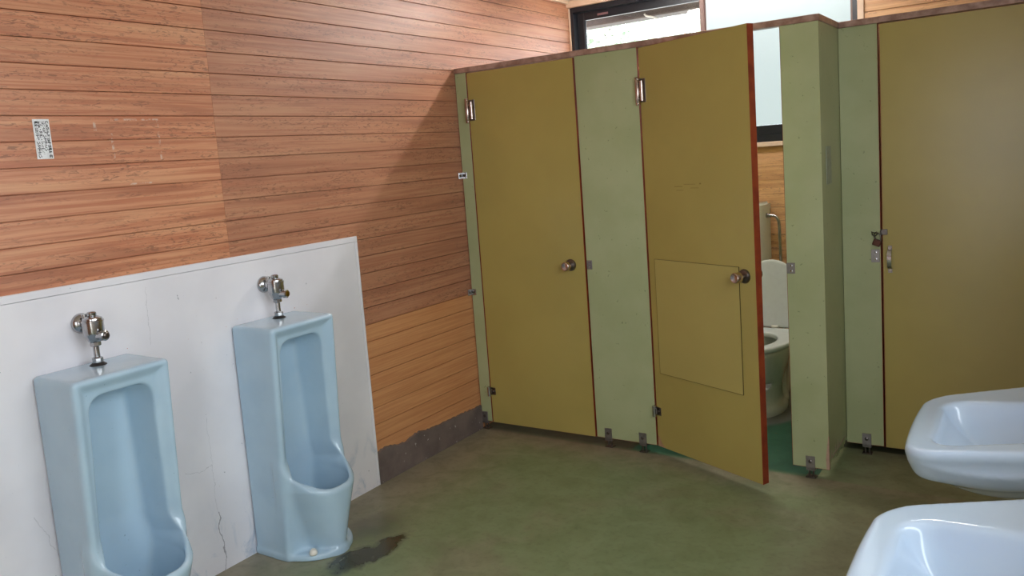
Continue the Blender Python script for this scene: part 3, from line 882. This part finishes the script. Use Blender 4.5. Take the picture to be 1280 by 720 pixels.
obj('water_shade', lathe(B(), [(.10, 0), (.10, .004)], (TX, TY-.05, .205), 'z', 24), plain('dark bowl shade', srgb(46, 52, 48), .1), tl, label='dark disc in the bowl, its shade painted in')  # dark colour paints in the shade inside the bowl
for sx in (-.07, .03): obj('seat_hinge', lathe(B(), [(.008, -.02), (.009, -.018), (.009, .018), (.008, .02)], (TX+sx, TY+.228, .424), 'x', 14), M['white_plastic'], tl, smooth=True)

# wall tank in the corner of the stall, with its pipes
ck = tl
def tank_poly(o): return [(.945-o, Yb-.007), (.945-o, Yb-.16-o), (.965-o, Yb-.18-o), (1.25+o*.6, Yb-.18-o), (1.278+o, Yb-.165-o), (1.292+o, Yb-.13), (1.297+o, Yb-.007)]
bm = B(); prism(bm, tank_poly(0), .79, 1.105)
bmesh.ops.bevel(bm, geom=[e for e in bm.edges if abs(e.verts[0].co.z-e.verts[1].co.z) < 1e-4 and e.verts[0].co.z < .8], offset=.012, segments=2, affect='EDGES')
obj('tank', bm, M['toilet'], ck, smooth=True)
bm = B(); prism(bm, tank_poly(.004), 1.106, 1.150)
bmesh.ops.bevel(bm, geom=[e for e in bm.edges if abs(e.verts[0].co.z-e.verts[1].co.z) < 1e-4 and e.verts[0].co.z > 1.12], offset=.014, segments=3, affect='EDGES')
obj('tank_lid', bm, M['toilet'], ck, smooth=True)
bm = B(); lathe(bm, [(.016, 0), (.016, .012), (.012, .014), (.012, .024)], (1.2925, Yb-.075, 1.068), 'x', 16)
obj('inlet_nut', bm, M['chrome'], ck, smooth=True)
bm = B(); tube(bm, bez((1.316, Yb-.075, 1.068), (1.35, Yb-.075, 1.068), (1.366, Yb-.075, 1.06), (1.368, Yb-.075, 1.0), 12) + [(1.369, Yb-.07, .8), (1.37, Yb-.06, .5), (1.37, Yb-.05, .3), (1.37, Yb-.006, .27)], .009, 12)
obj('supply_pipe', bm, M['chrome'], ck, smooth=True)
bm = B(); tube(bm, bez((1.20, Yb-.10, .79), (1.20, Yb-.10, .66), (1.335, Yb-.09, .70), (1.335, Yb-.09, .52), 12) + [(1.335, Yb-.09, .33)], .017, 12)
obj('flush_pipe', bm, M['white_plastic'], ck, smooth=True)

# ------------------------------------------------------------------ wash basins
def basin_sdf(x, y, z):
    # x out from the wall (front at .44), y along the wall, z=0 at the front rim
    rise = .055*np.clip((.41 - x)/.30, -.1, 1.2)
    hw = .240 + .045*np.clip((.42 - x)/.3, 0, 1)
    ay = np.abs(y)
    # plan: rounded front corners and slightly bowed front
    fx = .438 - .22*y*y
    r = .072
    qx = x - (fx - r); qy = ay - (hw - r)
    plan = np.sqrt(np.maximum(qx, 0)**2 + np.maximum(qy, 0)**2) + np.minimum(np.maximum(qx, qy), 0) - r
    plan = np.maximum(plan, -x)
    zz = z - rise
    plan = plan + .45*np.clip(-zz - .02, 0, 1)
    slab = smax(plan, np.abs(zz + .040) - .040, .016)
    # bowl underside
    k = np.sqrt(((x - .18)/.262)**2 + (y/.27)**2 + ((zz + .02)/.165)**2) + 1e-9
    under = (k - 1)*.17
    under = np.maximum(np.maximum(under, zz + .065), -x)
    s = smin(slab, under, .05)
    back = rbox(x, y, z, (.05, 0, -.03), (.05, .235, .12), .03); back = np.maximum(back, -x)
    s = smin(s, back, .03)
    # bowl
    bx, by, rb = .205, .172, .065
    cx = .235
    qx = np.abs(x - cx) - (.135 - rb); qy = np.where(y > 0, y - (.196 - rb), -y - (.170 - .07*np.clip((.37-x)/.2, 0, 1) - rb))
    inner = np.sqrt(np.maximum(qx, 0)**2 + np.maximum(qy, 0)**2) + np.minimum(np.maximum(qx, qy), 0) - rb
    slope = np.clip(-zz/.13, 0, 1)
    inner = inner + .075*slope**1.2
    cut = smax(inner, -.118 - zz, .10)
    return smax(s, -cut, .016)
BZ = .752
wb = thing('wash_basin', 'pale blue white wash basin farther away, overlapped by the nearer one', 'wash basin', (XR-.0005, 2.062, BZ), PI, 'wash basins on the right wall')
sdf_obj('basin', basin_sdf, (-.012, -.285, -.24), (.46, .285, .11), .005, M['basin'], wb)
bm = B(); lathe(bm, [(.024, 0), (.024, .003), (.018, .004), (.004, .003)], (.22, 0, -.0905), 'z', 24)
obj('drain_ring', bm, M['chrome'], wb, smooth=True, local=True)
bm = B(); tube(bm, [(.13, 0, -.15), (.13, 0, -.28), (.12, 0, -.33), (.10, 0, -.345), (.08, 0, -.33), (.07, 0, -.28), (.05, 0, -.25), (.001, 0, -.25)], .016, 12)
obj('waste_trap', bm, M['chrome'], wb, smooth=True, local=True)
wb2 = dup(wb); wb2.location = (XR-.0005, 1.262, BZ)
wb2['label'] = 'pale blue white wash basin nearest the camera at the lower right corner'

# ------------------------------------------------------------------ ceiling lamps
def lamp(x0, x1, y, label):
    t = thing('ceiling_light', label, 'ceiling light', ((x0+x1)/2, y, ZC))
    bm = B(); prism(bm, [(-.045, 0), (.045, 0), (.022, -.028), (-.022, -.028)], x0, x1)
    for v in bm.verts: v.co = (v.co.z, y + v.co.x, ZC - .0005 + v.co.y)
    obj('housing', bm, M['white_plastic'], t)
    bm = B(); lathe(bm, [(.012, x0+.03), (.014, x0+.032), (.014, x1-.032), (.012, x1-.03)], (0, y, ZC-.046), 'x', 16)
    obj('tube', bm, M['tube'], t, smooth=True)
    for x in (x0+.012, x1-.029): obj('lamp_holder', box(B(), x, y-.012, ZC-.062, x+.016, y+.012, ZC-.029), M['white_plastic'], t)
lamp(.45, 1.75, 3.86, 'fluorescent ceiling light above the toilet stalls')

# ------------------------------------------------------------------ daylight
w = bpy.data.worlds.new('sky'); SC.world = w; w.use_nodes = True
bg = w.node_tree.nodes['Background']
bg.inputs[0].default_value = (.86, .94, 1.0, 1)
bg.inputs[1].default_value = 4.5
def portal(name, loc, rot, sx, sy):
    l = bpy.data.lights.new(name, 'AREA'); l.shape = 'RECTANGLE'; l.size = sx; l.size_y = sy
    l.cycles.is_portal = True
    o = bpy.data.objects.new(name, l); COL.objects.link(o); o.location = loc; o.rotation_euler = rot
portal('right_window_daylight', (XR+.07, (RW[0]+RW[1])/2, (RW[2]+RW[3])/2), (0, PI/2, 0), RW[3]-RW[2], RW[1]-RW[0])
portal('entrance_daylight', ((EN[0]+EN[1])/2, YF-.07, (EN[2]+EN[3])/2), (PI/2, 0, 0), EN[1]-EN[0], EN[3]-EN[2])
portal('back_window_daylight', ((g1[0]+g1[1])/2, Yb+.12, (g1[2]+g1[3])/2), (-PI/2, 0, 0), g1[1]-g1[0], g1[3]-g1[2])

# ------------------------------------------------------------------ camera (solved from the photograph's vanishing points)
yaw, pitch, roll, f = 0.5896, -0.1227, -0.0734, 1010.98
fw = Vector((-math.sin(yaw)*math.cos(pitch), math.cos(yaw)*math.cos(pitch), math.sin(pitch)))
rt = fw.cross(Vector((0, 0, 1))).normalized(); up = rt.cross(fw)
c, s = math.cos(roll), math.sin(roll)
r2 = c*rt + s*up; u2 = -s*rt + c*up
cam = bpy.data.cameras.new('camera'); co = bpy.data.objects.new('camera', cam); COL.objects.link(co)
co.matrix_world = Matrix(((r2.x, u2.x, -fw.x, 2.6878), (r2.y, u2.y, -fw.y, -0.2428), (r2.z, u2.z, -fw.z, 1.5225), (0, 0, 0, 1)))
cam.sensor_width = 36; cam.lens = f/1280*36
cam.shift_x = (640 - 637.74)/1280; cam.shift_y = (322.03 - 360)/1280
cam.clip_start = .02
SC.camera = co
vs_ = SC.view_settings
vs_.view_transform = 'Standard'; vs_.look = 'None'; vs_.gamma = 1; vs_.exposure = 0.72; vs_.use_curve_mapping = False
